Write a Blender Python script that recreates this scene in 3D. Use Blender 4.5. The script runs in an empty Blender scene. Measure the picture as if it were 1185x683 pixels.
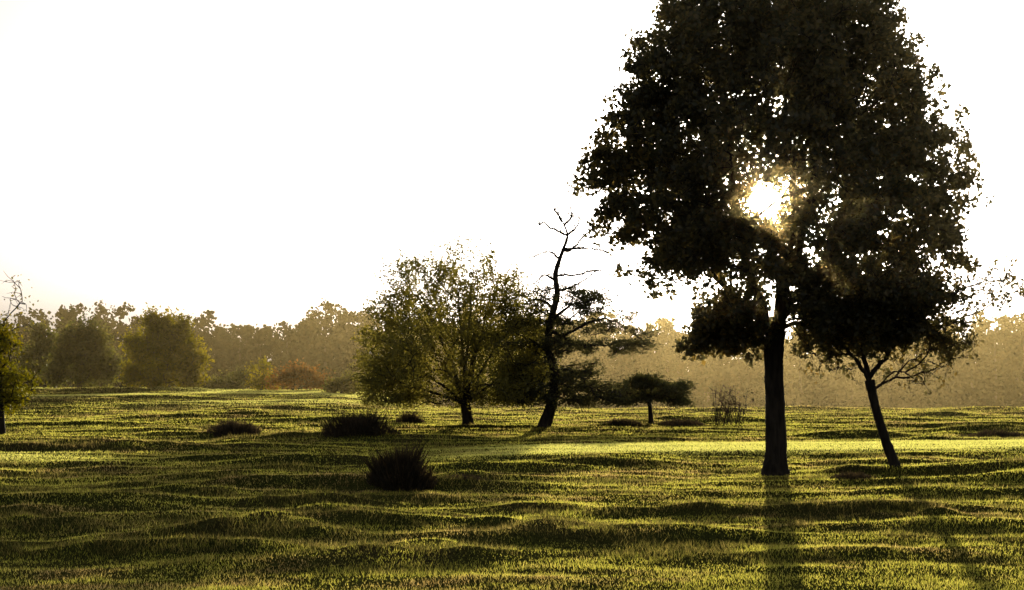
import bpy, math
import numpy as np
from mathutils import Vector, Matrix
rng = np.random.default_rng(7)
scene = bpy.context.scene
scene.view_settings.view_transform = 'Standard'
scene.view_settings.look = 'None'
scene.view_settings.exposure = 0

# ------------------------------------------------------------ camera model
F = 50/36*1185.0
CAMH = 2.6
HY = 428.0
PITCH = math.atan((HY-341.5)/F)
def at(px, py, D):
    """world point at ground distance D (for measuring sizes from the photo)"""
    a = (px-592.5)/F; b = (341.5-py)/F
    c, s = math.cos(PITCH), math.sin(PITCH)
    dy = c - b*s; dz = s + b*c
    return np.array([a/dy*D, D, CAMH + dz/dy*D])

# ------------------------------------------------------------ noise / terrain
_perm = np.random.default_rng(3).permutation(256)
_perm = np.concatenate([_perm, _perm, _perm])
_g = np.random.default_rng(4).uniform(0, 2*math.pi, 256)
_gx, _gy = np.cos(_g), np.sin(_g)
def perlin(x, y):
    xi = np.floor(x).astype(int); yi = np.floor(y).astype(int)
    xf = x-xi; yf = y-yi
    u = xf*xf*xf*(xf*(xf*6-15)+10); v = yf*yf*yf*(yf*(yf*6-15)+10)
    def gr(ix, iy, dx, dy):
        h = _perm[(_perm[ix & 255] + (iy & 255))]
        return _gx[h]*dx + _gy[h]*dy
    a = gr(xi, yi, xf, yf); b = gr(xi+1, yi, xf-1, yf)
    c = gr(xi, yi+1, xf, yf-1); d = gr(xi+1, yi+1, xf-1, yf-1)
    return ((a+(b-a)*u) + ((c+(d-c)*u)-(a+(b-a)*u))*v)*1.5
def sstep(a, b, x):
    t = np.clip((x-a)/(b-a), 0, 1); return t*t*(3-2*t)

HUM = []   # x, y, rx, ry, h
def hum(px, py, wpx, h, ry=0.8):
    D = CAMH*F/(py-HY)
    HUM.append(((px-592.5)/F*D, D, wpx/F*D*0.74, ry*.78, h*.48))
hum(60, 606, 170, .34); hum(285, 618, 240, .38, .9); hum(400, 604, 190, .24); hum(660, 616, 270, .34, .9)
hum(20, 630, 180, .24); hum(620, 588, 110, .22); hum(780, 590, 150, .22); hum(985, 548, 80, .26, .6)
hum(540, 554, 70, .30, .7); hum(160, 564, 80, .25, .8); hum(135, 524, 60, .28, 1.0); hum(30, 596, 90, .2, .6)
hum(370, 582, 130, .25, .9); hum(225, 520, 70, .35, 1.2); hum(800, 488, 110, .35, 1.6); hum(960, 592, 260, .24, .8)
hum(80, 578, 140, .22, .8); hum(230, 574, 100, .22, .8); hum(270, 495, 80, .35, 2); hum(1140, 500, 90, .3, 2)
hum(480, 575, 110, .22, .8); hum(720, 492, 60, .3, 1.4); hum(1090, 600, 120, .22, .7)
hum(350, 508, 170, .4, 2.2); hum(60, 520, 200, .35, 2.0)
hum(120, 470, 300, .5, 4); hum(500, 640, 200, .2, .8); hum(200, 632, 220, .28, .8)
def lit_fairway(x, y):  # mown strips and sunlit strips; mask also carries sunlight put into grass colour
    c = 45+.22*(x-6)+1.0*perlin(x/9, y*0+3)
    right = sstep(c-3.6, c-2.2, y)*(1-sstep(c+1.2, c+5, y))*sstep(-6, 2, x)*.95
    left = sstep(38, 39.5, y)*(1-sstep(41, 43, y))*(1-sstep(-14, -9, x))
    up = sstep(80, 88, y)*(1-sstep(118, 125, y))*(1-sstep(-12, -3, x))*sstep(-.2, .1, perlin(x/22+3, y/7))  # sunlit strips on the left mound, painted with lighter grass
    return np.maximum(np.maximum(right, left*.7), up*.8)
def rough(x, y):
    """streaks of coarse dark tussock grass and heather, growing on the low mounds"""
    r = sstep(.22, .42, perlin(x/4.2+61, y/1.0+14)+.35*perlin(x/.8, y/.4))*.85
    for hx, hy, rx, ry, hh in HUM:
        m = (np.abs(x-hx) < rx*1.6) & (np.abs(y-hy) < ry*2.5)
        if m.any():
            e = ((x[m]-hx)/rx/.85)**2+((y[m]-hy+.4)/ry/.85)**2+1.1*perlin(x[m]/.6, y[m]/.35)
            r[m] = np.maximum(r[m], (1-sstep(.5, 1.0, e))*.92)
    return r*(1-lit_fairway(x, y))*sstep(17.5, 20, y)
def H(x, y):
    x = np.asarray(x, float); y = np.asarray(y, float)
    near = sstep(15, 21, y)
    fw = lit_fairway(x, y)
    n1 = perlin(x/5.2+11, y/1.4+5); n2 = perlin(x/1.6+3, y/.75+31); n3 = perlin(x/9+1, y/6+9)
    n4 = perlin(x/.45+7, y/.35+2)
    b = np.clip(n1+0.10, 0, 1)**1.1*0.235*(0.2+1.2*np.clip(n3+.4, 0, 1)) + n2*0.040 + n3*0.08 + n4*.010
    z = b*(0.2+0.8*near)*(1-0.92*fw)*(1-sstep(150, 220, y)) + .18*fw
    for hx, hy, rx, ry, hh in HUM:
        m = (np.abs(x-hx) < rx*2.2+1) & (np.abs(y-hy) < ry*4)
        if m.any():
            xx = x[m]; yy = y[m]
            wob = perlin(xx/1.2+hx, yy/2.5)*0.8
            g = np.exp(-(((xx-hx)/(rx*.8))**2)**1.3-((yy-hy+wob)/ry)**2)*hh*(1+.6*perlin(xx/1.0, yy/.7))
            z[m] += g
    crest = 0.12*sstep(55, 80, y) - 4.2*sstep(86, 150, y)
    left = (1-sstep(-14, -2, x))
    crestL = (0.95*sstep(62, 104, y) + .25*perlin(x/14, y/16)) - 4.8*sstep(114, 175, y)
    z = z + crest*(1-left) + crestL*left
    z = z + 3.0*sstep(400, 1500, y)
    return z
def Hs(x, y): return float(H(np.array([x]), np.array([y]))[0])

# ------------------------------------------------------------ mesh helpers
def make_mesh(name, verts, faces, mat, rnd=None, smooth=False, parent=None, extra=None):
    verts = np.asarray(verts, np.float32); faces = np.asarray(faces, np.int32)
    me = bpy.data.meshes.new(name)
    n, k = faces.shape
    me.vertices.add(len(verts)); me.vertices.foreach_set("co", verts.ravel())
    me.loops.add(n*k); me.loops.foreach_set("vertex_index", faces.ravel())
    me.polygons.add(n); me.polygons.foreach_set("loop_start", np.arange(0, n*k, k, dtype=np.int32))
    if smooth: me.polygons.foreach_set("use_smooth", np.ones(n, bool))
    me.update(calc_edges=True)
    if rnd is not None:
        at_ = me.attributes.new("rnd", 'FLOAT', 'FACE'); at_.data.foreach_set("value", np.asarray(rnd, np.float32))
    if extra is not None:
        for kx, vx in extra.items():
            at_ = me.attributes.new(kx, 'FLOAT', 'FACE'); at_.data.foreach_set("value", np.asarray(vx, np.float32))
    me.materials.append(mat)
    ob = bpy.data.objects.new(name, me); scene.collection.objects.link(ob)
    if parent: ob.parent = parent
    return ob
def empty(name, loc=(0, 0, 0)):
    e = bpy.data.objects.new(name, None); scene.collection.objects.link(e); e.empty_display_size = .3
    return e

# ------------------------------------------------------------ materials
def nmat(name):
    m = bpy.data.materials.new(name); m.use_nodes = True
    nt = m.node_tree; nt.nodes.clear()
    return m, nt, nt.nodes, nt.links
def ramp(N, stops):
    r = N.new('ShaderNodeValToRGB')
    e = r.color_ramp.elements
    e[0].position, e[0].color = stops[0][0], (*stops[0][1], 1)
    e[1].position, e[1].color = stops[-1][0], (*stops[-1][1], 1)
    for p, c in stops[1:-1]:
        q = e.new(p); q.color = (*c, 1)
    return r
def leaf_mat(name, stops, trans=0.4, noise_scale=0.6, gloss=0.03, tboost=1.5):
    m, nt, N, L = nmat(name)
    out = N.new('ShaderNodeOutputMaterial')
    a = N.new('ShaderNodeAttribute'); a.attribute_name = 'rnd'
    tc = N.new('ShaderNodeTexCoord'); no = N.new('ShaderNodeTexNoise'); no.inputs['Scale'].default_value = noise_scale
    no.inputs['Detail'].default_value = 3
    L.new(tc.outputs['Object'], no.inputs['Vector'])
    mx = N.new('ShaderNodeMath'); mx.operation = 'MULTIPLY_ADD'; mx.inputs[1].default_value = 0.55
    sc = N.new('ShaderNodeMath'); sc.operation = 'MULTIPLY_ADD'; sc.inputs[1].default_value = 1.1; sc.inputs[2].default_value = -.32
    L.new(no.outputs['Fac'], sc.inputs[0]); L.new(a.outputs['Fac'], mx.inputs[0]); L.new(sc.outputs[0], mx.inputs[2])
    r = ramp(N, stops); L.new(mx.outputs[0], r.inputs[0])
    d = N.new('ShaderNodeBsdfDiffuse'); t = N.new('ShaderNodeBsdfTranslucent')
    L.new(r.outputs[0], d.inputs[0])
    hs = N.new('ShaderNodeHueSaturation'); hs.inputs['Value'].default_value = tboost; hs.inputs['Saturation'].default_value = 1.12
    L.new(r.outputs[0], hs.inputs['Color']); L.new(hs.outputs[0], t.inputs[0])
    s = N.new('ShaderNodeMixShader'); s.inputs[0].default_value = trans
    L.new(d.outputs[0], s.inputs[1]); L.new(t.outputs[0], s.inputs[2])
    if gloss > 0:
        g = N.new('ShaderNodeBsdfGlossy'); g.inputs['Roughness'].default_value = .45; g.inputs['Color'].default_value = (.8, .8, .7, 1)
        s2 = N.new('ShaderNodeMixShader'); s2.inputs[0].default_value = gloss
        L.new(s.outputs[0], s2.inputs[1]); L.new(g.outputs[0], s2.inputs[2]); L.new(s2.outputs[0], out.inputs[0])
    else: L.new(s.outputs[0], out.inputs[0])
    return m
def bark_mat(name, c1, c2, scale=9):
    m, nt, N, L = nmat(name)
    out = N.new('ShaderNodeOutputMaterial'); b = N.new('ShaderNodeBsdfPrincipled')
    b.inputs['Roughness'].default_value = .9; b.inputs['Specular IOR Level'].default_value = .2
    tc = N.new('ShaderNodeTexCoord'); mp = N.new('ShaderNodeMapping'); mp.inputs['Scale'].default_value = (1, 1, .22)
    no = N.new('ShaderNodeTexNoise'); no.inputs['Scale'].default_value = scale; no.inputs['Detail'].default_value = 6
    L.new(tc.outputs['Object'], mp.inputs[0]); L.new(mp.outputs[0], no.inputs['Vector'])
    r = ramp(N, [(.35, c1), (.65, c2)]); L.new(no.outputs['Fac'], r.inputs[0]); L.new(r.outputs[0], b.inputs['Base Color'])
    bu = N.new('ShaderNodeBump'); bu.inputs['Strength'].default_value = .8; bu.inputs['Distance'].default_value = .04
    L.new(no.outputs['Fac'], bu.inputs['Height']); L.new(bu.outputs[0], b.inputs['Normal']); L.new(b.outputs[0], out.inputs[0])
    return m
M_bark = bark_mat('dark_bark', (.016, .012, .009), (.045, .034, .025))
M_bark_far = bark_mat('grey_bark', (.04, .035, .025), (.10, .085, .06), 5)
M_oak = leaf_mat('oak_leaves', [(0, (.018, .019, .010)), (.45, (.040, .037, .017)), (.8, (.08, .062, .024)), (1, (.14, .095, .03))], .5, .5, tboost=3.0)
M_young = leaf_mat('young_oak_leaves', [(0, (.025, .026, .011)), (.5, (.06, .052, .02)), (1, (.15, .10, .03))], .5, .6, tboost=2.4)
M_haw = leaf_mat('hawthorn_leaves', [(0, (.09, .088, .023)), (.5, (.17, .152, .038)), (1, (.26, .21, .055))], .56, .4, tboost=1.9)
M_scrub = leaf_mat('scrub_leaves', [(0, (.05, .055, .016)), (.5, (.10, .10, .025)), (1, (.18, .15, .035))], .5, .4, tboost=1.7)
M_pine = leaf_mat('pine_needles', [(0, (.028, .032, .012)), (.6, (.065, .062, .022)), (1, (.11, .09, .032))], .4, .6, tboost=1.7)
M_birch = leaf_mat('birch_leaves', [(0, (.06, .06, .009)), (.5, (.15, .14, .018)), (1, (.26, .20, .025))], .5, .5)
M_far = leaf_mat('woodland_leaves', [(0, (.014, .019, .008)), (.5, (.032, .036, .012)), (1, (.065, .054, .018))], .18, .08, gloss=0)
M_yel = leaf_mat('autumn_leaves', [(0, (.09, .085, .012)), (.5, (.19, .165, .018)), (1, (.30, .23, .025))], .5, .3, tboost=1.8)
M_red = leaf_mat('rust_leaves', [(0, (.09, .06, .022)), (.5, (.19, .10, .035)), (1, (.30, .14, .04))], .48, .4, tboost=1.7)
M_gorse = leaf_mat('heather_stems', [(0, (.022, .017, .011)), (.6, (.06, .044, .026)), (1, (.15, .10, .055))], .35, 2)

def grass_material():
    m, nt, N, L = nmat('grass_blades')
    out = N.new('ShaderNodeOutputMaterial')
    a = N.new('ShaderNodeAttribute'); a.attribute_name = 'rnd'
    lu = N.new('ShaderNodeAttribute'); lu.attribute_name = 'turf_sun_tint'
    ro = N.new('ShaderNodeAttribute'); ro.attribute_name = 'rough'
    tc = N.new('ShaderNodeTexCoord')
    mp = N.new('ShaderNodeMapping'); mp.inputs['Scale'].default_value = (.6, 1, 1)
    n1 = N.new('ShaderNodeTexNoise'); n1.inputs['Scale'].default_value = .22; n1.inputs['Detail'].default_value = 4
    n2 = N.new('ShaderNodeTexNoise'); n2.inputs['Scale'].default_value = 1.3; n2.inputs['Detail'].default_value = 3
    L.new(tc.outputs['Object'], mp.inputs[0])
    L.new(mp.outputs[0], n1.inputs['Vector']); L.new(mp.outputs[0], n2.inputs['Vector'])
    r1 = ramp(N, [(0, (.28, .30, .05)), (.5, (.43, .41, .08)), (1, (.56, .49, .12))]); L.new(a.outputs['Fac'], r1.inputs[0])
    r2 = ramp(N, [(0, (.20, .15, .055)), (.6, (.39, .28, .10)), (1, (.54, .42, .18))]); L.new(a.outputs['Fac'], r2.inputs[0])
    r3 = ramp(N, [(0, (.50, .53, .13)), (.5, (.60, .59, .17)), (1, (.66, .62, .21))]); L.new(a.outputs['Fac'], r3.inputs[0])  # pale mown turf, brightened further to paint sunlight on the strips
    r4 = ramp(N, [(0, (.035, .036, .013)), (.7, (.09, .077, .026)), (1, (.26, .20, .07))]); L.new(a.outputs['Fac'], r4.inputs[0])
    ad = N.new('ShaderNodeMath'); ad.operation = 'ADD'; L.new(n1.outputs['Fac'], ad.inputs[0]); L.new(n2.outputs['Fac'], ad.inputs[1])
    rr = ramp(N, [(1.0/2, (0, 0, 0)), (1.2/2, (1, 1, 1))])
    hf = N.new('ShaderNodeMath'); hf.operation = 'MULTIPLY'; hf.inputs[1].default_value = .5
    L.new(ad.outputs[0], hf.inputs[0]); L.new(hf.outputs[0], rr.inputs[0])
    def mixc(f, A_, B_):
        mx = N.new('ShaderNodeMix'); mx.data_type = 'RGBA'
        L.new(f, mx.inputs[0]); L.new(A_, mx.inputs[6]); L.new(B_, mx.inputs[7]); return mx.outputs[2]
    col = mixc(rr.outputs[0], r1.outputs[0], r2.outputs[0])
    col = mixc(lu.outputs['Fac'], col, r3.outputs[0])
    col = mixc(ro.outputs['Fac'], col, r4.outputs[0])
    d = N.new('ShaderNodeBsdfDiffuse'); t = N.new('ShaderNodeBsdfTranslucent')
    hs = N.new('ShaderNodeHueSaturation'); hs.inputs['Value'].default_value = 1.65; hs.inputs['Saturation'].default_value = 1.04
    hd = N.new('ShaderNodeHueSaturation'); hd.inputs['Value'].default_value = .42
    L.new(col, hd.inputs['Color']); L.new(hd.outputs[0], d.inputs[0])
    L.new(col, hs.inputs['Color']); L.new(hs.outputs[0], t.inputs[0])
    s = N.new('ShaderNodeMixShader'); s.inputs[0].default_value = .75
    L.new(d.outputs[0], s.inputs[1]); L.new(t.outputs[0], s.inputs[2]); L.new(s.outputs[0], out.inputs[0])
    return m
def ground_material():
    m, nt, N, L = nmat('meadow_soil')
    out = N.new('ShaderNodeOutputMaterial'); b = N.new('ShaderNodeBsdfDiffuse')
    tc = N.new('ShaderNodeTexCoord')
    n1 = N.new('ShaderNodeTexNoise'); n1.inputs['Scale'].default_value = .35; n1.inputs['Detail'].default_value = 8
    n2 = N.new('ShaderNodeTexNoise'); n2.inputs['Scale'].default_value = 14; n2.inputs['Detail'].default_value = 5
    L.new(tc.outputs['Object'], n1.inputs['Vector']); L.new(tc.outputs['Object'], n2.inputs['Vector'])
    r = ramp(N, [(.35, (.04, .045, .012)), (.52, (.06, .06, .016)), (.7, (.06, .048, .02))]); L.new(n1.outputs['Fac'], r.inputs[0])
    r2 = ramp(N, [(.3, (.45, .45, .45)), (.7, (1.3, 1.3, 1.2))]); L.new(n2.outputs['Fac'], r2.inputs[0])
    mx = N.new('ShaderNodeMix'); mx.data_type = 'RGBA'; mx.blend_type = 'MULTIPLY'; mx.inputs[0].default_value = 1
    L.new(r.outputs[0], mx.inputs[6]); L.new(r2.outputs[0], mx.inputs[7]); L.new(mx.outputs[2], b.inputs['Color'])
    bu = N.new('ShaderNodeBump'); bu.inputs['Strength'].default_value = .6; bu.inputs['Distance'].default_value = .05
    L.new(n2.outputs['Fac'], bu.inputs['Height']); L.new(bu.outputs[0], b.inputs['Normal']); L.new(b.outputs[0], out.inputs[0])
    return m

# ------------------------------------------------------------ ground
ys = np.concatenate([np.linspace(-60, 12, 40), np.arange(12.2, 50, .13), 50*np.exp(np.linspace(0, math.log(2.6), 260))[1:], 130*np.exp(np.linspace(0, math.log(24), 90))[1:]])
t = np.linspace(-1, 1, 561); us = np.sign(t)*np.abs(t)**1.35
X = us[None, :]*(26+0.75*np.abs(ys))[:, None]; Y = np.repeat(ys[:, None], len(us), 1)
Z = H(X.ravel(), Y.ravel()).reshape(X.shape)
nr, nc = X.shape
idx = np.arange(nr*nc).reshape(nr, nc)
faces = np.stack([idx[:-1, :-1], idx[:-1, 1:], idx[1:, 1:], idx[1:, :-1]], -1).reshape(-1, 4)
make_mesh('ground', np.stack([X, Y, Z], -1).reshape(-1, 3), faces, ground_material(), smooth=True)

# ------------------------------------------------------------ grass (one mesh)
def grass():
    n = 840000
    u = rng.random(n); e = .25
    d = (14**e + u*(125**e-14**e))**(1/e)
    x = (rng.random(n)*2-1)*(.41*d+2.5)
    # extra short turf on the mown strips and the sunlit mound strips
    n2 = 400000; d2 = np.concatenate([rng.uniform(36, 54, n2//2), rng.uniform(78, 126, n2//2)]); x2 = (rng.random(n2)*2-1)*(.42*d2+3)
    k2 = rng.random(n2) < lit_fairway(x2, d2); x = np.concatenate([x, x2[k2]]); d = np.concatenate([d, d2[k2]]); n = len(x)
    pn = perlin(x/1.6+40, d/1.0+17) + .6*perlin(x/.4, d/.4)
    fw = lit_fairway(x, d)
    keep = rng.random(n) < np.clip(.9+pn*.8+fw, .55, 1)
    x, d, pn, fw = x[keep], d[keep], pn[keep], fw[keep]; n = len(x)
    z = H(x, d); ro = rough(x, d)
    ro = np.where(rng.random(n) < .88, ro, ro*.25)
    L = (.022+.030*rng.random(n)**1.6)*(1+.7*np.clip(pn, -.5, 1)*(1-fw))*(1+np.clip((d-20)/70, 0, 1)*.7)*(1+1.4*ro)
    L *= np.where((rng.random(n) < .008) & (fw < .5), 2.0, 1)
    W = .0092*(.7+.6*rng.random(n))*(d/17)**.95
    th = rng.random(n)*2*math.pi; la = rng.normal(0, .45, (n, 2))
    bx, by = np.cos(th)*W/2, np.sin(th)*W/2
    V = np.empty((n, 3, 3))
    V[:, 0] = np.stack([x-bx, d-by, z-.01], -1); V[:, 1] = np.stack([x+bx, d+by, z-.01], -1)
    V[:, 2] = np.stack([x+la[:, 0]*L, d+la[:, 1]*L, z+L*.95], -1)
    make_mesh('grass', V.reshape(-1, 3), np.arange(3*n).reshape(-1, 3), grass_material(), rnd=rng.random(n), extra={'turf_sun_tint': fw, 'rough': ro})
grass()

# ------------------------------------------------------------ tree toolkit
class Tubes:
    def __init__(s): s.v = []; s.f = []; s.n = 0
    def add(s, pts, rad, k=6):
        pts = np.asarray(pts, float); rad = np.asarray(rad, float); m = len(pts)
        tg = np.gradient(pts, axis=0); tg /= np.linalg.norm(tg, axis=1, keepdims=True)+1e-9
        ref = np.array([1, .13, .07]) if abs(tg.mean(0)[0]) < .75*np.linalg.norm(tg.mean(0)) else np.array([.1, .2, 1.])
        a = np.cross(tg, ref); a /= np.linalg.norm(a, axis=1, keepdims=True)+1e-9
        b = np.cross(tg, a)
        an = np.arange(k)/k*2*math.pi
        rr = rad[:, None]*np.ones((1, k))
        if k >= 10:
            ph = an[None, :]; zz = pts[:, 2:3]
            rr = rr*(1+.07*np.sin(3*ph+zz*.7)+.05*np.sin(5*ph-zz*1.6)+.04*rng.normal(size=rr.shape))
        ring = pts[:, None]+rr[:, :, None]*(a[:, None]*np.cos(an)[None, :, None]+b[:, None]*np.sin(an)[None, :, None])
        i = np.arange(m*k).reshape(m, k)+s.n; j = np.roll(i, -1, 1)
        s.v.append(ring.reshape(-1, 3)); s.f.append(np.stack([i[:-1], j[:-1], j[1:], i[1:]], -1).reshape(-1, 4)); s.n += m*k
    def build(s, name, mat, parent=None):
        return make_mesh(name, np.concatenate(s.v), np.concatenate(s.f), mat, smooth=True, parent=parent)

def leaf_geo(P, size, aspect=.7, flat=0.0, jitter=.35):
    n = len(P)
    a = rng.normal(size=(n, 3))
    a /= np.linalg.norm(a, axis=1, keepdims=True)
    r = rng.normal(size=(n, 3)); r[:, 2] *= (1-flat)
    b = np.cross(a, r); b /= np.linalg.norm(b, axis=1, keepdims=True)+1e-9
    c = np.cross(a, b)
    s = size*(1-jitter+2*jitter*rng.random(n))[:, None]
    V = np.empty((n, 4, 3))
    V[:, 0] = P-a*s*.5; V[:, 1] = P+b*s*.5*aspect+c*s*.16; V[:, 2] = P+a*s*.5; V[:, 3] = P-b*s*.5*aspect+c*s*.16
    i = np.arange(n)*4
    Fc = np.stack([np.stack([i, i+1, i+2], -1), np.stack([i, i+2, i+3], -1)], 1).reshape(-1, 3)
    return V.reshape(-1, 3), Fc

class Tree:
    def __init__(s, name, trunk, radii, bark):
        s.root = empty(name); s.bark = bark
        tp = np.asarray(trunk, float); rr = np.asarray(radii, float)
        seg = np.linspace(0, len(tp)-1, (len(tp)-1)*6+1)
        fp = np.stack([np.interp(seg, np.arange(len(tp)), tp[:, c]) for c in range(3)], -1)
        for _ in range(3): fp[1:-1] = (fp[:-2]+2*fp[1:-1]+fp[2:])/4
        fr = np.interp(seg, np.arange(len(rr)), rr)
        s.pos = [p for p in fp]; s.par = [i-1 for i in range(len(fp))]; s.fix = list(fr); s.chains = [list(range(len(fp)))]
        s.plen = list(np.concatenate([[0], np.cumsum(np.linalg.norm(np.diff(fp, axis=0), axis=1))]))
        s.main = len(fp)
        s.wob = .12
    def limb(s, start, pts, radii):
        P = np.array(s.pos); i = int(np.argmin(np.linalg.norm(P-np.asarray(start), axis=1)))
        pts = [P[i]]+[np.asarray(p, float) for p in pts]; pts = np.array(pts)
        seg = np.linspace(0, len(pts)-1, (len(pts)-1)*5+1)
        fp = np.stack([np.interp(seg, np.arange(len(pts)), pts[:, c]) for c in range(3)], -1)
        for _ in range(3): fp[1:-1] = (fp[:-2]+2*fp[1:-1]+fp[2:])/4
        fp[1:-1] += rng.normal(0, .012, fp[1:-1].shape)*np.linalg.norm(pts[-1]-pts[0])**.5
        fr = np.interp(seg, np.arange(len(radii)), radii) if len(radii) == len(pts) else np.linspace(radii[0], radii[-1], len(fp))
        ch = [i]; prev = i
        for p, r in zip(fp[1:], fr[1:]):
            s.pos.append(p); s.par.append(prev); s.fix.append(r); s.plen.append(s.plen[prev]+np.linalg.norm(p-s.pos[prev])); prev = len(s.pos)-1; ch.append(prev)
        s.chains.append(ch); s.main = len(s.pos)
    def grow(s, target, minh=0, k=.35, step=.4):
        P = np.array(s.pos); pl = np.array(s.plen); d = np.linalg.norm(P-target, axis=1)
        cost = d+k*pl+np.where(P[:, 2] < minh, 50, 0)+np.where(P[:, 2] > target[2]+.3, .6*d, 0)
        i = int(np.argmin(cost)); p0 = P[i]; L = d[i]
        if L < .05: return
        pr = s.par[i]; dr = P[i]-P[pr] if pr >= 0 else np.array([0, 0, 1.]); dr = dr/(np.linalg.norm(dr)+1e-9)
        c = p0+dr*L*.3+(target-p0)*.25+rng.normal(0, s.wob, 3)*L
        n = max(2, int(L/step)+1); ch = [i]; prev = i
        for q in range(1, n+1):
            t = q/n
            p = (1-t)**2*p0+2*t*(1-t)*c+t*t*target+rng.normal(0, .03, 3)*min(L, 1)*(0 if q == n else 1)
            s.pos.append(p); s.par.append(prev); s.fix.append(0); s.plen.append(s.plen[prev]+np.linalg.norm(p-s.pos[prev])); prev = len(s.pos)-1; ch.append(prev)
        s.chains.append(ch); return ch
    def finish(s, tip=.012, e=2.4, twigs=None, maxr=9, thin=1.0, trunk_k=14):
        n = len(s.pos); acc = np.zeros(n); haschild = np.zeros(n, bool)
        for i in range(n):
            if s.par[i] >= 0: haschild[s.par[i]] = True
        r = np.zeros(n)
        for i in range(n-1, -1, -1):
            v = acc[i] if haschild[i] else tip**e
            r[i] = s.fix[i] if s.fix[i] > 0 else min(maxr, v**(1/e))
            if s.par[i] >= 0: acc[s.par[i]] += v
        T = Tubes(); P = np.array(s.pos)
        for ci, ch in enumerate(s.chains):
            rr = r[ch].copy()
            if ci > 0: rr[0] = min(rr[0], rr[1]*1.15)
            rr = rr*thin if ci > 0 else rr
            T.add(P[ch], rr, trunk_k if ci == 0 else (8 if rr[0] > .06 else 5))
        if twigs is not None:
            for a, b in twigs:
                m = (a+b)/2+rng.normal(0, .08, 3)*np.linalg.norm(b-a)
                T.add([a, m, b], [tip*.9, tip*.7, tip*.35], 4)
        T.build('trunk_and_branches', s.bark, s.root)
    def leaves(s, P, size, mat, aspect=.7, name='leaves', **k):
        V, Fc = leaf_geo(P, size, aspect, **k)
        make_mesh(name, V, Fc, mat, rnd=np.repeat(rng.random(len(P)), 2), parent=s.root)

SUN_EL = PITCH+math.atan((341.5-237)/F); SUN_AZ = math.atan((887-592.5)/F)
SUN = np.array([math.sin(SUN_AZ)*math.cos(SUN_EL), math.cos(SUN_AZ)*math.cos(SUN_EL), math.sin(SUN_EL)])
CAM = np.array([0, 0, CAMH])

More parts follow.
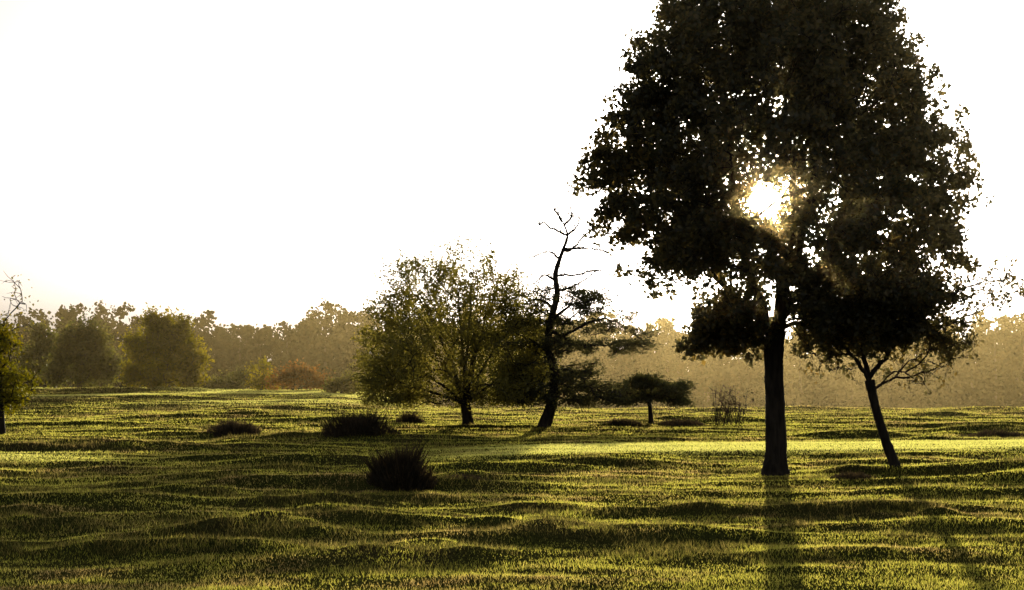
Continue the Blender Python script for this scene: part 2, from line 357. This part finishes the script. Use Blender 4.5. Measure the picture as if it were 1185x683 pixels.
# ------------------------------------------------------------ big oak
def big_oak():
    D = 35.6; A = lambda x, y, dd=0: at(x, y, D+dd)
    bx = A(897, 548); zg = Hs(bx[0], D)
    tr = [(bx[0], D, zg-.15), (bx[0], D, zg+.10), (bx[0]+.01, D, zg+.5), A(896, 470), A(895, 410), A(898, 382)]
    T = Tree('oak_tree', tr, [.42, .34, .265, .235, .225, .25], M_bark)
    T.limb(A(897, 390), [A(880, 350, -.3), A(858, 290, -.5), A(846, 200, -.8), A(838, 90, -.6)], [.15, .12, .09, .065, .03])
    T.limb(A(897, 390), [A(905, 340, .4), A(935, 260, .6), A(950, 150, .6), A(950, 40, .5)], [.16, .13, .10, .07, .03])
    T.limb(A(897, 390), [A(915, 350, -.6), A(965, 290, -1), A(1030, 220, -1.3), A(1070, 160, -1.5)], [.14, .10, .08, .05, .03])
    T.limb(A(897, 390), [A(868, 358, .4), A(815, 312, .9), A(750, 240, 1.3), A(705, 195, 1.3)], [.11, .08, .06, .04, .02])
    T.limb(A(897, 390), [A(902, 330, .1), A(921, 260, -.5), A(912, 170, -.5), A(900, 30, 0)], [.13, .10, .08, .06, .03])
    T.limb(A(890, 372), [A(865, 374, -.4), A(835, 370, -.6)], [.05, .04, .02])
    T.limb(A(905, 345), [A(960, 335, .3), A(1030, 330, .6), A(1080, 320, .5)], [.09, .07, .05, .03])
    ky = [-45, -25, 0, 50, 100, 150, 195, 250, 300, 335, 365, 395]
    kl = [845, 800, 768, 736, 714, 686, 666, 682, 708, 748, 800, 855]
    kr = [950, 990, 1030, 1060, 1090, 1114, 1126, 1136, 1130, 1112, 1085, 1050]
    C = []; tries = 0
    axis = 903
    while len(C) < 950 and tries < 110000:
        tries += 1
        py = rng.uniform(-45, 395)
        l = np.interp(py, ky, kl)+10; r = np.interp(py, ky, kr)-10
        th = rng.uniform(0, 2*math.pi); rad = rng.random()**.38
        side = (r-axis) if math.cos(th) > 0 else (axis-l)
        dep = .5*(r-l)/F*D
        px = axis+side*math.cos(th)*rad; dy = dep*math.sin(th)*rad*.92
        if py > 322 and 785 < px < 925 and not (py > 352 and 800 < px < 875): continue
        if py > 345 and px < 930 and dy > 1.0: continue
        if ((px-887)/20)**2+((py-237)/20)**2 < 1: continue
        if ((px-828)/42)**2+((py-336)/22)**2 < 1: continue
        if ((px-797)/15)**2+((py-160)/10)**2 < 1: continue
        if py > 375 and px > 1075: continue
        p = A(px, py, dy)
        if C and np.min(np.linalg.norm(np.array(C)-p, axis=1)) < .36: continue
        C.append(p)
    for _ in range(22): C.append(A(rng.uniform(802, 880), rng.uniform(358, 396), rng.normal(-.3, .4)))
    C = np.array(C); base = A(897, 380)
    C = C[np.argsort(np.linalg.norm(C-base, axis=1))]
    P = []; tw = []
    for c in C:
        T.grow(c, minh=base[2]-.2)
        n = int(rng.uniform(85, 170)); R = rng.uniform(.19, .33)
        k = rng.integers(3, 6)
        subs = c+np.clip(rng.normal(0, .25, (k, 3)), -.44, .44)
        for q in subs: tw.append((c, q))
        P.append(subs[rng.integers(0, k, n)]+np.clip(rng.normal(0, R*.5, (n, 3)), -R, R)*[1, 1, .85])
    P = np.concatenate(P)
    # thin airy middle of the crown, where the low sun looks through
    rel = P-CAM; al = rel@SUN; dv = rel-al[:, None]*SUN; dist = np.linalg.norm(dv, axis=1)
    ang = np.arctan2(dv[:, 2], dv[:, 0]); dist = dist*(1+.07*np.sin(3*ang+1)+.06*np.sin(5*ang))
    up = np.clip(dv[:, 2]/3.6, 0, 1); colm = np.exp(-((dv[:, 0]-.05)/.75)**2)*np.where(dv[:, 2] > 0, 1-up**2, 0)
    P = P[rng.random(len(P)) > .985*np.exp(-(dist/.37)**8)+.45*np.exp(-(dist/1.2)**2)+.32*colm]
    T.finish(tip=.011, e=2.5, twigs=[t_ for t_ in tw if np.linalg.norm(np.cross(t_[0]-CAM, SUN)) > .4], maxr=.08)
    T.leaves(P, .15, M_oak, .66)
    print('oak leaves', len(P), 'clumps', len(C))
big_oak()

# ------------------------------------------------------------ leaning young oak on the right
def young_oak():
    D = 35.8; A = lambda x, y, dd=0: at(x, y, D+dd)
    b = A(1034, 548); zg = Hs(b[0], D)
    tr = [(b[0]+.03, D, zg-.1), (b[0], D, zg+.12), A(1024, 510), A(1012, 470), A(1006, 440)]
    T = Tree('young_oak_tree', tr, [.17, .135, .115, .105, .12], M_bark)
    T.limb(A(1006, 440), [A(990, 415, -.2), A(965, 390, -.4), A(940, 365, -.5)], [.06, .045, .03, .015])
    T.limb(A(1006, 440), [A(998, 410, .2), A(1000, 370, .4), A(1010, 330, .5)], [.07, .055, .04, .02])
    T.limb(A(1006, 440), [A(1022, 415, -.2), A(1050, 380, -.5), A(1085, 345, -.6), A(1130, 328, -.5), A(1175, 322, -.4)], [.07, .055, .045, .03, .02, .008])
    T.limb(A(1008, 452), [A(1035, 438, .3), A(1075, 432, .5), A(1110, 405, .7)], [.04, .03, .02, .01])
    T.limb(A(1050, 380, -.5), [A(1095, 378, .1), A(1150, 352, .3), A(1178, 335, .2)], [.03, .025, .015, .008])
    C = []
    def blob(cx, cy, rx, ry, n, dr=1.2):
        for _ in range(n):
            v = rng.normal(size=3); v /= np.linalg.norm(v); v *= rng.random()**.4
            C.append((A(cx+v[0]*rx, cy+v[1]*ry, v[2]*dr), 1))
    blob(970, 375, 50, 34, 30); blob(1045, 368, 55, 36, 38); blob(1010, 345, 60, 24, 22); blob(1090, 350, 34, 28, 16); blob(952, 398, 30, 18, 9); blob(1080, 398, 34, 14, 11)
    for x, y in [(1120, 320), (1145, 318), (1165, 322), (1178, 330), (1150, 345), (1110, 372), (1105, 400), (1080, 405), (1060, 440), (1035, 430), (1170, 345), (1135, 335), (1078, 432), (940, 408), (1125, 385), (1150, 330),
                 (1130, 322), (1158, 326), (1172, 320), (1140, 350), (1160, 352), (1100, 415), (1120, 395), (960, 415), (975, 410), (1045, 420), (1155, 338), (1125, 345), (1140, 312), (1165, 312), (1180, 340), (1115, 330), (1148, 338), (1130, 360),
                 (970, 425), (950, 420), (985, 428), (1060, 415), (1090, 425), (1070, 445), (1100, 405), (930, 400), (1025, 408)]:
        C.append((A(x, y, rng.normal(0, .4)), 0))
    C.sort(key=lambda q: np.linalg.norm(q[0]-A(1006, 440)))
    P = []; tw = []
    for c, dense in C:
        T.grow(c, minh=A(0, 450)[2], step=.3)
        k = rng.integers(4, 7); subs = c+rng.normal(0, .22, (k, 3))
        for q in subs: tw.append((c, q))
        n = int(rng.uniform(40, 80)) if dense else int(rng.uniform(10, 34))
        P.append(subs[rng.integers(0, k, n)]+rng.normal(0, .09, (n, 3)))
    T.finish(tip=.010, e=2.4, twigs=tw, maxr=.06, trunk_k=10)
    T.leaves(np.concatenate(P), .12, M_young, .6)
young_oak()

# ------------------------------------------------------------ hawthorn (feathery, fan shaped)
def hawthorn():
    D = 63.5; A = lambda x, y, dd=0: at(x, y, D+dd)
    b = A(541, 494); zg = Hs(b[0], D)
    T = Tree('hawthorn_tree', [(b[0]+.1, D, zg-.3), (b[0], D, zg+.15), A(540, 480), A(538, 468)], [.38, .28, .22, .22], M_bark)
    for x, y, d in [(470, 420, -.5), (500, 370, .8), (530, 340, -.8), (560, 350, 1), (590, 380, -.6), (610, 420, .4), (450, 440, .9), (545, 330, 0), (485, 345, .3), (575, 330, -.3)]:
        m = A((538*1.1+x*.9)/2, (468*.9+y*1.1)/2, d*.5)
        T.limb(A(538, 468), [m, A(x, y, d)], [.085, .055, .022])
    P = []; tw = []
    ends = []
    for i in range(780):     # outward sprays
        an = math.radians(-88+174*((i*.61803)%1)); dr = rng.uniform(.2, 1.0)**.5
        R = np.interp(math.degrees(an), [-90, -60, -45, -30, -12, 0, 20, 45, 70, 90], [120, 136, 158, 184, 188, 182, 168, 138, 100, 80])*rng.uniform(.86, 1.04)
        if rng.random() < .18: dr *= 1.03
        ends.append((538+math.sin(an)*R*dr*.97, 468-math.cos(an)*R*dr, rng.normal(0, 1.9)*(1.1-.3*dr)))
    for _ in range(50):
        ends.append((rng.uniform(422, 630), rng.uniform(395, 470), rng.normal(0, 1.8)))
    for _ in range(150):     # low front and back skirts round the fork
        ends.append((rng.normal(535, 38), rng.uniform(375, 462), rng.choice([-1, 1])*rng.uniform(.8, 2.6)))
    ends.sort(key=lambda q: (q[0]-538)**2+(q[1]-468)**2)
    for x, y, d in ends:
        c = A(x, y, d); T.grow(c, minh=A(0, 474)[2], step=.4, k=.25)
        n = int(rng.uniform(35, 75))
        out = c-A(538, 468); out /= np.linalg.norm(out)
        q = c+out*rng.uniform(-.55, .35, (n, 1))
        P.append(q+rng.normal(0, .16, (n, 3)))
        for _ in range(1):
            e = c+out*rng.uniform(.2, .7)+rng.normal(0, .14, 3); tw.append((c, e))
            P.append(c+(e-c)*rng.random((12, 1))+rng.normal(0, .05, (12, 3)))
    T.finish(tip=.010, e=2.6, twigs=tw, maxr=.05, trunk_k=10)
    P = np.concatenate(P); print('hawthorn', len(P)); T.leaves(P, .125, M_haw, .55)
hawthorn()

# ------------------------------------------------------------ old pine with dead top
def pine():
    D = 62; A = lambda x, y, dd=0: at(x, y, D+dd)
    b = A(631, 496); zg = Hs(b[0], D)
    T = Tree('pine_tree', [(b[0]-.1, D, zg-.3), (b[0], D, zg+.2), A(639, 465), A(643, 430), A(633, 402), A(637, 372), A(646, 340), A(642, 318), A(649, 296), A(658, 272), A(648, 250)],
             [.38, .28, .21, .18, .18, .15, .13, .11, .08, .05, .02], M_bark)
    dead = [((645, 318), [(662, 322), (690, 312), (716, 318)]), ((648, 300), [(634, 292), (612, 300)]), ((650, 292), [(664, 285), (680, 268), (694, 262)]),
            ((656, 274), [(640, 266), (627, 256), (622, 262)]), ((656, 272), [(668, 262), (672, 250)]), ((643, 335), [(665, 332), (700, 305)]),
            ((652, 286), [(675, 290), (700, 292), (712, 300)]), ((644, 325), [(630, 318), (618, 328)]), ((652, 255), [(645, 246), (640, 243)]), ((655, 262), [(662, 250), (660, 240)])]
    for s0, pts in dead:
        dd = rng.normal(0, .5)
        T.limb(A(*s0), [A(x, y+rng.normal(0, 2), dd*(i+1)) for i, (x, y) in enumerate(pts)], [.055, .018])
    low = [((640, 400), [(665, 380), (700, 366), (735, 385), (748, 400)]), ((640, 372), [(660, 352), (690, 345)]), ((638, 430), [(662, 425), (690, 452), (720, 462)]),
           ((640, 355), [(622, 345), (604, 352)]), ((637, 440), [(620, 452), (600, 466)]), ((634, 405), [(612, 392), (596, 385)]), ((640, 385), [(670, 400), (700, 398), (722, 410)])]
    for s0, pts in low:
        dd = rng.normal(0, .5)
        T.limb(A(*s0), [A(x, y, dd*(i+1)) for i, (x, y) in enumerate(pts)], [.08, .022])
    C = []
    for cx, cy, rx, ry, n in [(655, 348, 28, 13, 20), (690, 345, 24, 10, 13), (612, 350, 22, 14, 10), (640, 385, 28, 18, 20), (705, 374, 28, 12, 16), (738, 390, 14, 14, 10),
                              (668, 400, 28, 10, 13), (625, 425, 22, 16, 12), (655, 445, 34, 14, 30), (695, 456, 32, 12, 32), (615, 460, 18, 8, 10), (600, 385, 14, 18, 5), (640, 460, 22, 8, 10), (718, 402, 12, 8, 6), (655, 365, 24, 10, 10), (645, 410, 14, 14, 8), (670, 430, 20, 10, 10)]:
        for _ in range(n):
            C.append(A(cx+rng.uniform(-1, 1)*rx, cy+rng.uniform(-1, 1)*ry, rng.normal(0, 1.0)))
    C.sort(key=lambda q: np.linalg.norm(q-A(640, 400)))
    P = []; tw = []
    for c in C:
        T.grow(c, minh=A(0, 470)[2], step=.3, k=.1)
        n = int(rng.uniform(55, 110)); k = 4; subs = c+rng.normal(0, .20, (k, 3))*[1.3, 1.3, .5]
        for q in subs: tw.append((c, q))
        P.append(subs[rng.integers(0, k, n)]+rng.normal(0, .13, (n, 3))*[1.2, 1.2, .6])
    for ch in list(T.chains[1:11]):          # bare twiglets on the dead limbs
        for i in ch[1:]:
            for _ in range(3):
                a = T.pos[i]; tw.append((a, a+rng.normal(0, .32, 3)+[0, 0, .1]))
    for i in T.chains[0][-24:]:
        if rng.random() < .7: a = T.pos[i]; tw.append((a, a+rng.normal(0, .4, 3)+[0, 0, .1]))
    T.finish(tip=.018, e=2.4, twigs=tw, maxr=.07, trunk_k=10)
    T.leaves(np.concatenate(P), .15, M_pine, .3, name='needles')
    # low spreading pine beside it
    D2 = 65; A2 = lambda x, y, dd=0: at(x, y, D2+dd)
    b = A2(752, 480); zg = Hs(b[0], D2)
    T = Tree('small_pine_tree', [(b[0]+.1, D2, zg-.2), (b[0]+.05, D2, zg+.2), A2(752, 468), A2(748, 458)], [.16, .12, .09, .08], M_bark)
    C = [A2(757+rng.uniform(-1, 1)*40, 456+rng.uniform(-1, .9)*(13), rng.normal(0, .8)) for _ in range(84)]
    C += [A2(748+rng.uniform(-14, 14), 440+rng.uniform(-5, 3), rng.normal(0, .4)) for _ in range(14)]
    P = []; tw = []
    for c in sorted(C, key=lambda q: np.linalg.norm(q-b)):
        T.grow(c, minh=zg+.6, step=.3)
        n = int(rng.uniform(50, 90)); P.append(c+rng.normal(0, .17, (n, 3))*[1.4, 1.4, .5])
        tw.append((c, c+rng.normal(0, .25, 3)))
    T.finish(tip=.012, twigs=tw, maxr=.06, trunk_k=8); T.leaves(np.concatenate(P), .15, M_pine, .35, name='needles')
pine()

# ------------------------------------------------------------ generic crown trees
def crown_tree(name, px, base_py, D, crowns, mat, leaf=.2, dens=80, bark=M_bark_far, r0=.2, tops=(), step=.5, sig=.3):
    A = lambda x, y, dd=0: at(x, y, D+dd)
    b = A(px, base_py); zg = Hs(b[0], D)
    cx = np.mean([c[0] for c in crowns]); cy = np.mean([c[1] for c in crowns])
    T = Tree(name, [(b[0], D, zg-.3), (b[0], D, zg+.3), A(px*.6+cx*.4, (base_py+cy)/2+10), A(cx, cy)], [r0*1.3, r0, r0*.8, r0*.45], bark)
    C = []
    for x, y, rx, ry, n in crowns:
        for _ in range(n):
            v = rng.normal(size=3); v /= np.linalg.norm(v); v *= rng.random()**.45*rng.uniform(.8, 1.15)
            C.append((A(x+v[0]*rx, y+v[1]*ry, v[2]*rx/F*D), dens))
    for x, y in tops: C.append((A(x, y, rng.normal(0, .5)), dens*.12))
    C.sort(key=lambda q: np.linalg.norm(q[0]-b))
    P = []; tw = []
    for c, dn in C:
        T.grow(c, minh=zg+.4, step=step)
        n = int(dn*rng.uniform(.5, 1.5)); P.append(c+rng.normal(0, sig, (n, 3))*rng.uniform(.7, 1.2))
        for _ in range(3): tw.append((c, c+rng.normal(0, sig*1.4, 3)))
    P = np.concatenate(P); P = P[P[:, 2] > H(P[:, 0], P[:, 1])]
    T.finish(tip=.014, twigs=tw, maxr=r0*.5, trunk_k=8); T.leaves(P, leaf, mat, .65)
    return T
crown_tree('birch_tree', 2, 497, 60, [(6, 440, 34, 36, 46), (5, 395, 24, 26, 22), (-25, 420, 35, 50, 46), (14, 462, 24, 16, 9)], M_birch, .13, 55, M_bark, .15,
           tops=[(18, 335), (22, 326), (12, 345), (20, 355), (30, 352), (10, 362), (16, 326), (25, 340), (5, 372), (33, 376)], sig=.22, step=.35)
crown_tree('autumn_tree', 195, 455, 106, [(186, 386, 20, 22, 34), (206, 392, 18, 18, 26), (166, 402, 20, 18, 28), (222, 412, 18, 22, 30), (195, 420, 28, 24, 44), (155, 428, 14, 20, 20), (180, 438, 26, 16, 30), (224, 438, 14, 14, 18), (176, 372, 9, 9, 8), (212, 376, 8, 8, 7)], M_yel, .24, 62, sig=.34)
crown_tree('autumn_tree', 92, 455, 114, [(92, 392, 18, 18, 28), (112, 400, 14, 20, 24), (76, 410, 16, 18, 26), (128, 424, 12, 20, 20), (98, 424, 24, 22, 40), (66, 434, 14, 16, 20), (102, 378, 9, 10, 8)], M_scrub, .26, 62, sig=.38)
crown_tree('autumn_tree', 52, 455, 120, [(48, 402, 16, 20, 24), (36, 420, 14, 18, 20), (58, 425, 16, 22, 24), (44, 384, 8, 9, 7)], M_scrub, .26, 62, sig=.38)
crown_tree('rust_shrub', 338, 456, 106, [(322, 441, 14, 11, 14), (342, 437, 16, 13, 18), (362, 440, 14, 11, 14), (352, 428, 8, 7, 5), (374, 445, 8, 7, 5)], M_red, .2, 46, r0=.08, sig=.26)
crown_tree('rust_shrub', 300, 456, 112, [(300, 436, 14, 14, 16), (312, 444, 12, 9, 10), (306, 424, 7, 7, 5)], M_yel, .2, 50, r0=.08, sig=.28)
crown_tree('scrub_bush', 265, 456, 112, [(262, 443, 16, 9, 14), (250, 447, 10, 6, 7), (278, 438, 8, 9, 8)], M_scrub, .2, 55, r0=.08, sig=.28)
crown_tree('scrub_bush', 395, 456, 100, [(398, 447, 16, 9, 14), (382, 450, 10, 6, 7), (412, 441, 12, 12, 12)], M_scrub, .2, 55, r0=.08, sig=.28)

# ------------------------------------------------------------ distant woodland (one mass)
def woodland():
    root = empty('distant_woodland'); P = []; T = Tubes()
    kx = [-300, -50, 0, 40, 100, 140, 200, 225, 260, 300, 355, 385, 425, 460, 600, 700, 745, 800, 880, 940, 1030, 1100, 1150, 1185, 1300, 1600]
    ky = [364, 366, 370, 360, 356, 354, 358, 350, 368, 370, 364, 341, 346, 358, 360, 356, 360, 380, 384, 378, 376, 368, 360, 360, 356, 356]
    for row, (D0, n, dz, big) in enumerate([(194, 78, 8, .95), (203, 74, 0, 1), (214, 60, 3, 1.35)]):
        for i in range(n):
            px = -330+(i+rng.uniform(-.45, .45))/n*1960; D = D0+rng.normal(0, 3)
            top = at(px, np.interp(px, kx, ky)+dz+rng.normal(0, 6.5 if row < 2 else 3), D)
            x = top[0]; zt = top[2]; zb = Hs(x, D)
            w = rng.uniform(2.2, 4.6)*big; hgt = zt-zb; conic = rng.random() < .3
            m = int((1700 if row < 2 else 1000)*(w/3.4))
            nc = 42
            v = rng.normal(size=(nc, 3)); v /= np.linalg.norm(v, axis=1, keepdims=True); v *= rng.random((nc, 1))**.35
            u = (v[:, 2]+1)/2
            wid = w*(1-.65*u) if conic else w
            c = np.stack([x+v[:, 0]*wid, D+v[:, 1]*wid*.7, zb+hgt*(.05+.92*u)], -1)
            k = rng.integers(0, nc, m)
            P.append(c[k]+rng.normal(0, .45, (m, 3))*[1, 1, .8])
            T.add([(x, D, zb-.5), (x+.1, D, zb+hgt*.4), (x, D, zb+hgt*.85)], [.28, .2, .06], 5)
    n = 24000; px = rng.uniform(-330, 1630, n); D = rng.normal(189, 2.5, n); x = (px-592)/F*D
    P.append(np.stack([x, D, H(x, D)+np.abs(rng.normal(0, 2.2, n))*(1+.5*perlin(x/4, D/4))], -1))
    P = np.concatenate(P); V, Fc = leaf_geo(P, .58, .85)
    make_mesh('foliage', V, Fc, M_far, rnd=np.repeat(rng.random(len(P)), 2), parent=root)
    T.build('trunks', M_bark_far, root); print('woodland leaves', len(P))
woodland()

# ------------------------------------------------------------ heather / gorse tufts, weeds
def tuft(name, px, py, wpx, hpx, n=2200, mat=M_gorse):
    D = CAMH*F/(py-HY); x0 = (px-592.5)/F*D; w = wpx/F*D*.5; h = hpx/F*D
    r = rng.random(n)**.6; th = rng.random(n)*2*math.pi
    rw = 1+.25*np.sin(2*th+px)+.15*np.sin(5*th)
    bx = x0+np.cos(th)*r*w*.85*rw; by = D+np.sin(th)*r*w*.7
    z = H(bx, by)
    L = h*(1-.85*r**2)*rng.uniform(.25, 1.0, n)**.6*(1+.6*perlin(bx*2.3+px, by*2.1))*np.where(rng.random(n) < .05, 1.3, 1)
    lean = .12+.3*rng.random(n)
    tx = bx+np.cos(th)*r*L*lean+rng.normal(0, .22, n)*L; ty = by+np.sin(th)*r*L*lean+rng.normal(0, .22, n)*L
    wd = .007*(D/35)*rng.uniform(.6, 1.5, n); a = rng.random(n)*math.pi
    V = np.empty((n, 4, 3))
    mxp = np.stack([(bx+tx)/2, (by+ty)/2, z+L*.55], -1); off = np.stack([np.cos(a)*wd, np.sin(a)*wd, wd*0], -1)
    V[:, 0] = np.stack([bx, by, z-.03], -1); V[:, 1] = mxp+off; V[:, 2] = np.stack([tx, ty, z+L], -1); V[:, 3] = mxp-off
    i = np.arange(n)*4
    V1 = V.reshape(-1, 3); F1 = np.stack([np.stack([i, i+1, i+2], -1), np.stack([i, i+2, i+3], -1)], 1).reshape(-1, 3)
    m = n; k = rng.integers(0, n, m); f = rng.uniform(.3, .95, (m, 1))
    P = V[k, 0]*(1-f)+V[k, 2]*f+rng.normal(0, .03, (m, 3)); V2, F2 = leaf_geo(P, .035*(D/35), .5)
    make_mesh(name, np.concatenate([V1, V2]), np.concatenate([F1, F2+len(V1)]), mat, rnd=rng.random(len(F1)+len(F2)))
tuft('heather_bush', 468, 567, 80, 52, 2600)
tuft('heather_bush', 415, 508, 90, 30, 2200)
tuft('heather_bush', 274, 502, 76, 20, 1800)
tuft('heather_bush', 790, 494, 84, 9, 1100); tuft('heather_bush', 1150, 505, 90, 10, 1200); tuft('heather_bush', 985, 556, 74, 11, 1300)
tuft('heather_bush', 540, 562, 70, 9, 1000); tuft('heather_bush', 720, 495, 60, 7, 900)
tuft('heather_bush', 475, 492, 44, 13, 800)

def weeds():
    D = 66; T = Tubes(); P = []
    for i in range(30):
        px = rng.uniform(826, 860); b = at(px, 490, D+rng.normal(0, .5)); z = Hs(b[0], b[1])
        h = rng.uniform(.7, 1.9); q = np.array([b[0]+rng.normal(0, .2), b[1], z+h])
        b[2] = z-.05; m = (b+q)/2+rng.normal(0, .05, 3); T.add([b, m, q], [.018, .014, .006], 4)
        for _ in range(4):
            f = rng.uniform(.4, .95); s = b*(1-f)+q*f; e = s+rng.normal(0, .16, 3)+[0, 0, .14]; T.add([s, (s+e)/2, e], [.013, .010, .006], 3); P.append(e+rng.normal(0, .04, (3, 3)))
    root = T.build('dry_weeds', M_bark)
    V, Fc = leaf_geo(np.concatenate(P), .10, .5); make_mesh('seed_heads', V, Fc, M_gorse, rnd=rng.random(len(Fc)), parent=root)
weeds()

# ------------------------------------------------------------ morning mist beyond the trees; box by the oak added for sun glow
def mist(x0, x1, y0, y1, z0, z1, dens, g, col):
    m, nt, N, L = nmat('mist')
    out = N.new('ShaderNodeOutputMaterial'); v = N.new('ShaderNodeVolumeScatter')
    v.inputs['Color'].default_value = (*col, 1); v.inputs['Density'].default_value = dens; v.inputs['Anisotropy'].default_value = g
    L.new(v.outputs[0], out.inputs['Volume'])
    vv = [(x, y, z) for x in (x0, x1) for y in (y0, y1) for z in (z0, z1)]
    make_mesh('mist_and_glow', vv, [(0, 1, 3, 2), (4, 6, 7, 5), (0, 4, 5, 1), (2, 3, 7, 6), (0, 2, 6, 4), (1, 5, 7, 3)], m)
mist(-200, 220, 67.5, 235, -8, 16, .00060, .7, (1.0, .78, .37))
mist(2.6, 20, 14, 41, 3.6, 13, .00075, .935, (1.0, .79, .36))  # added volume, shaped to give a bloom-like glow around the sun

# ------------------------------------------------------------ sky and sun
w = bpy.data.worlds.new("World"); scene.world = w; w.use_nodes = True
N = w.node_tree.nodes; L = w.node_tree.links; N.clear()
out = N.new('ShaderNodeOutputWorld'); bg = N.new('ShaderNodeBackground'); sk = N.new('ShaderNodeTexSky')
sk.sky_type = 'NISHITA'; sk.sun_disc = False; sk.sun_elevation = SUN_EL; sk.sun_rotation = SUN_AZ
sk.air_density = 1.0; sk.dust_density = 5.0; sk.ozone_density = 1.0; sk.altitude = 0
hz = N.new('ShaderNodeHueSaturation'); hz.inputs['Saturation'].default_value = .28; hz.inputs['Value'].default_value = 1.12
L.new(sk.outputs[0], hz.inputs['Color'])
bg.inputs['Strength'].default_value = .15; L.new(hz.outputs[0], bg.inputs[0])
tc = N.new('ShaderNodeTexCoord'); dp = N.new('ShaderNodeVectorMath'); dp.operation = 'DOT_PRODUCT'; dp.inputs[1].default_value = tuple(SUN)
nm = N.new('ShaderNodeVectorMath'); nm.operation = 'NORMALIZE'
L.new(tc.outputs['Generated'], nm.inputs[0]); L.new(nm.outputs[0], dp.inputs[0])
mr = N.new('ShaderNodeMapRange'); mr.interpolation_type = 'SMOOTHSTEP'
mr.inputs['From Min'].default_value = math.cos(math.radians(1.1)); mr.inputs['From Max'].default_value = math.cos(math.radians(.45))
mr.inputs['To Min'].default_value = 0; mr.inputs['To Max'].default_value = 25
L.new(dp.outputs['Value'], mr.inputs['Value'])
b2 = N.new('ShaderNodeBackground'); b2.inputs[0].default_value = (1, .86, .5, 1); L.new(mr.outputs[0], b2.inputs[1])
ads = N.new('ShaderNodeAddShader'); L.new(bg.outputs[0], ads.inputs[0]); L.new(b2.outputs[0], ads.inputs[1]); L.new(ads.outputs[0], out.inputs[0])
sl = bpy.data.lights.new('sun', 'SUN'); sl.energy = 5; sl.angle = math.radians(.5); sl.color = (1, .85, .56)
so = bpy.data.objects.new('sun', sl); scene.collection.objects.link(so)
so.rotation_euler = Vector(SUN).to_track_quat('Z', 'Y').to_euler(); so.location = (20, 80, 40)

cd = bpy.data.cameras.new('camera'); cam = bpy.data.objects.new('camera', cd); scene.collection.objects.link(cam)
cd.lens = 50; cd.sensor_width = 36; cd.clip_end = 8000; cd.clip_start = .1
cam.location = (0, 0, CAMH); cam.rotation_euler = (math.pi/2+PITCH, 0, 0)
scene.camera = cam
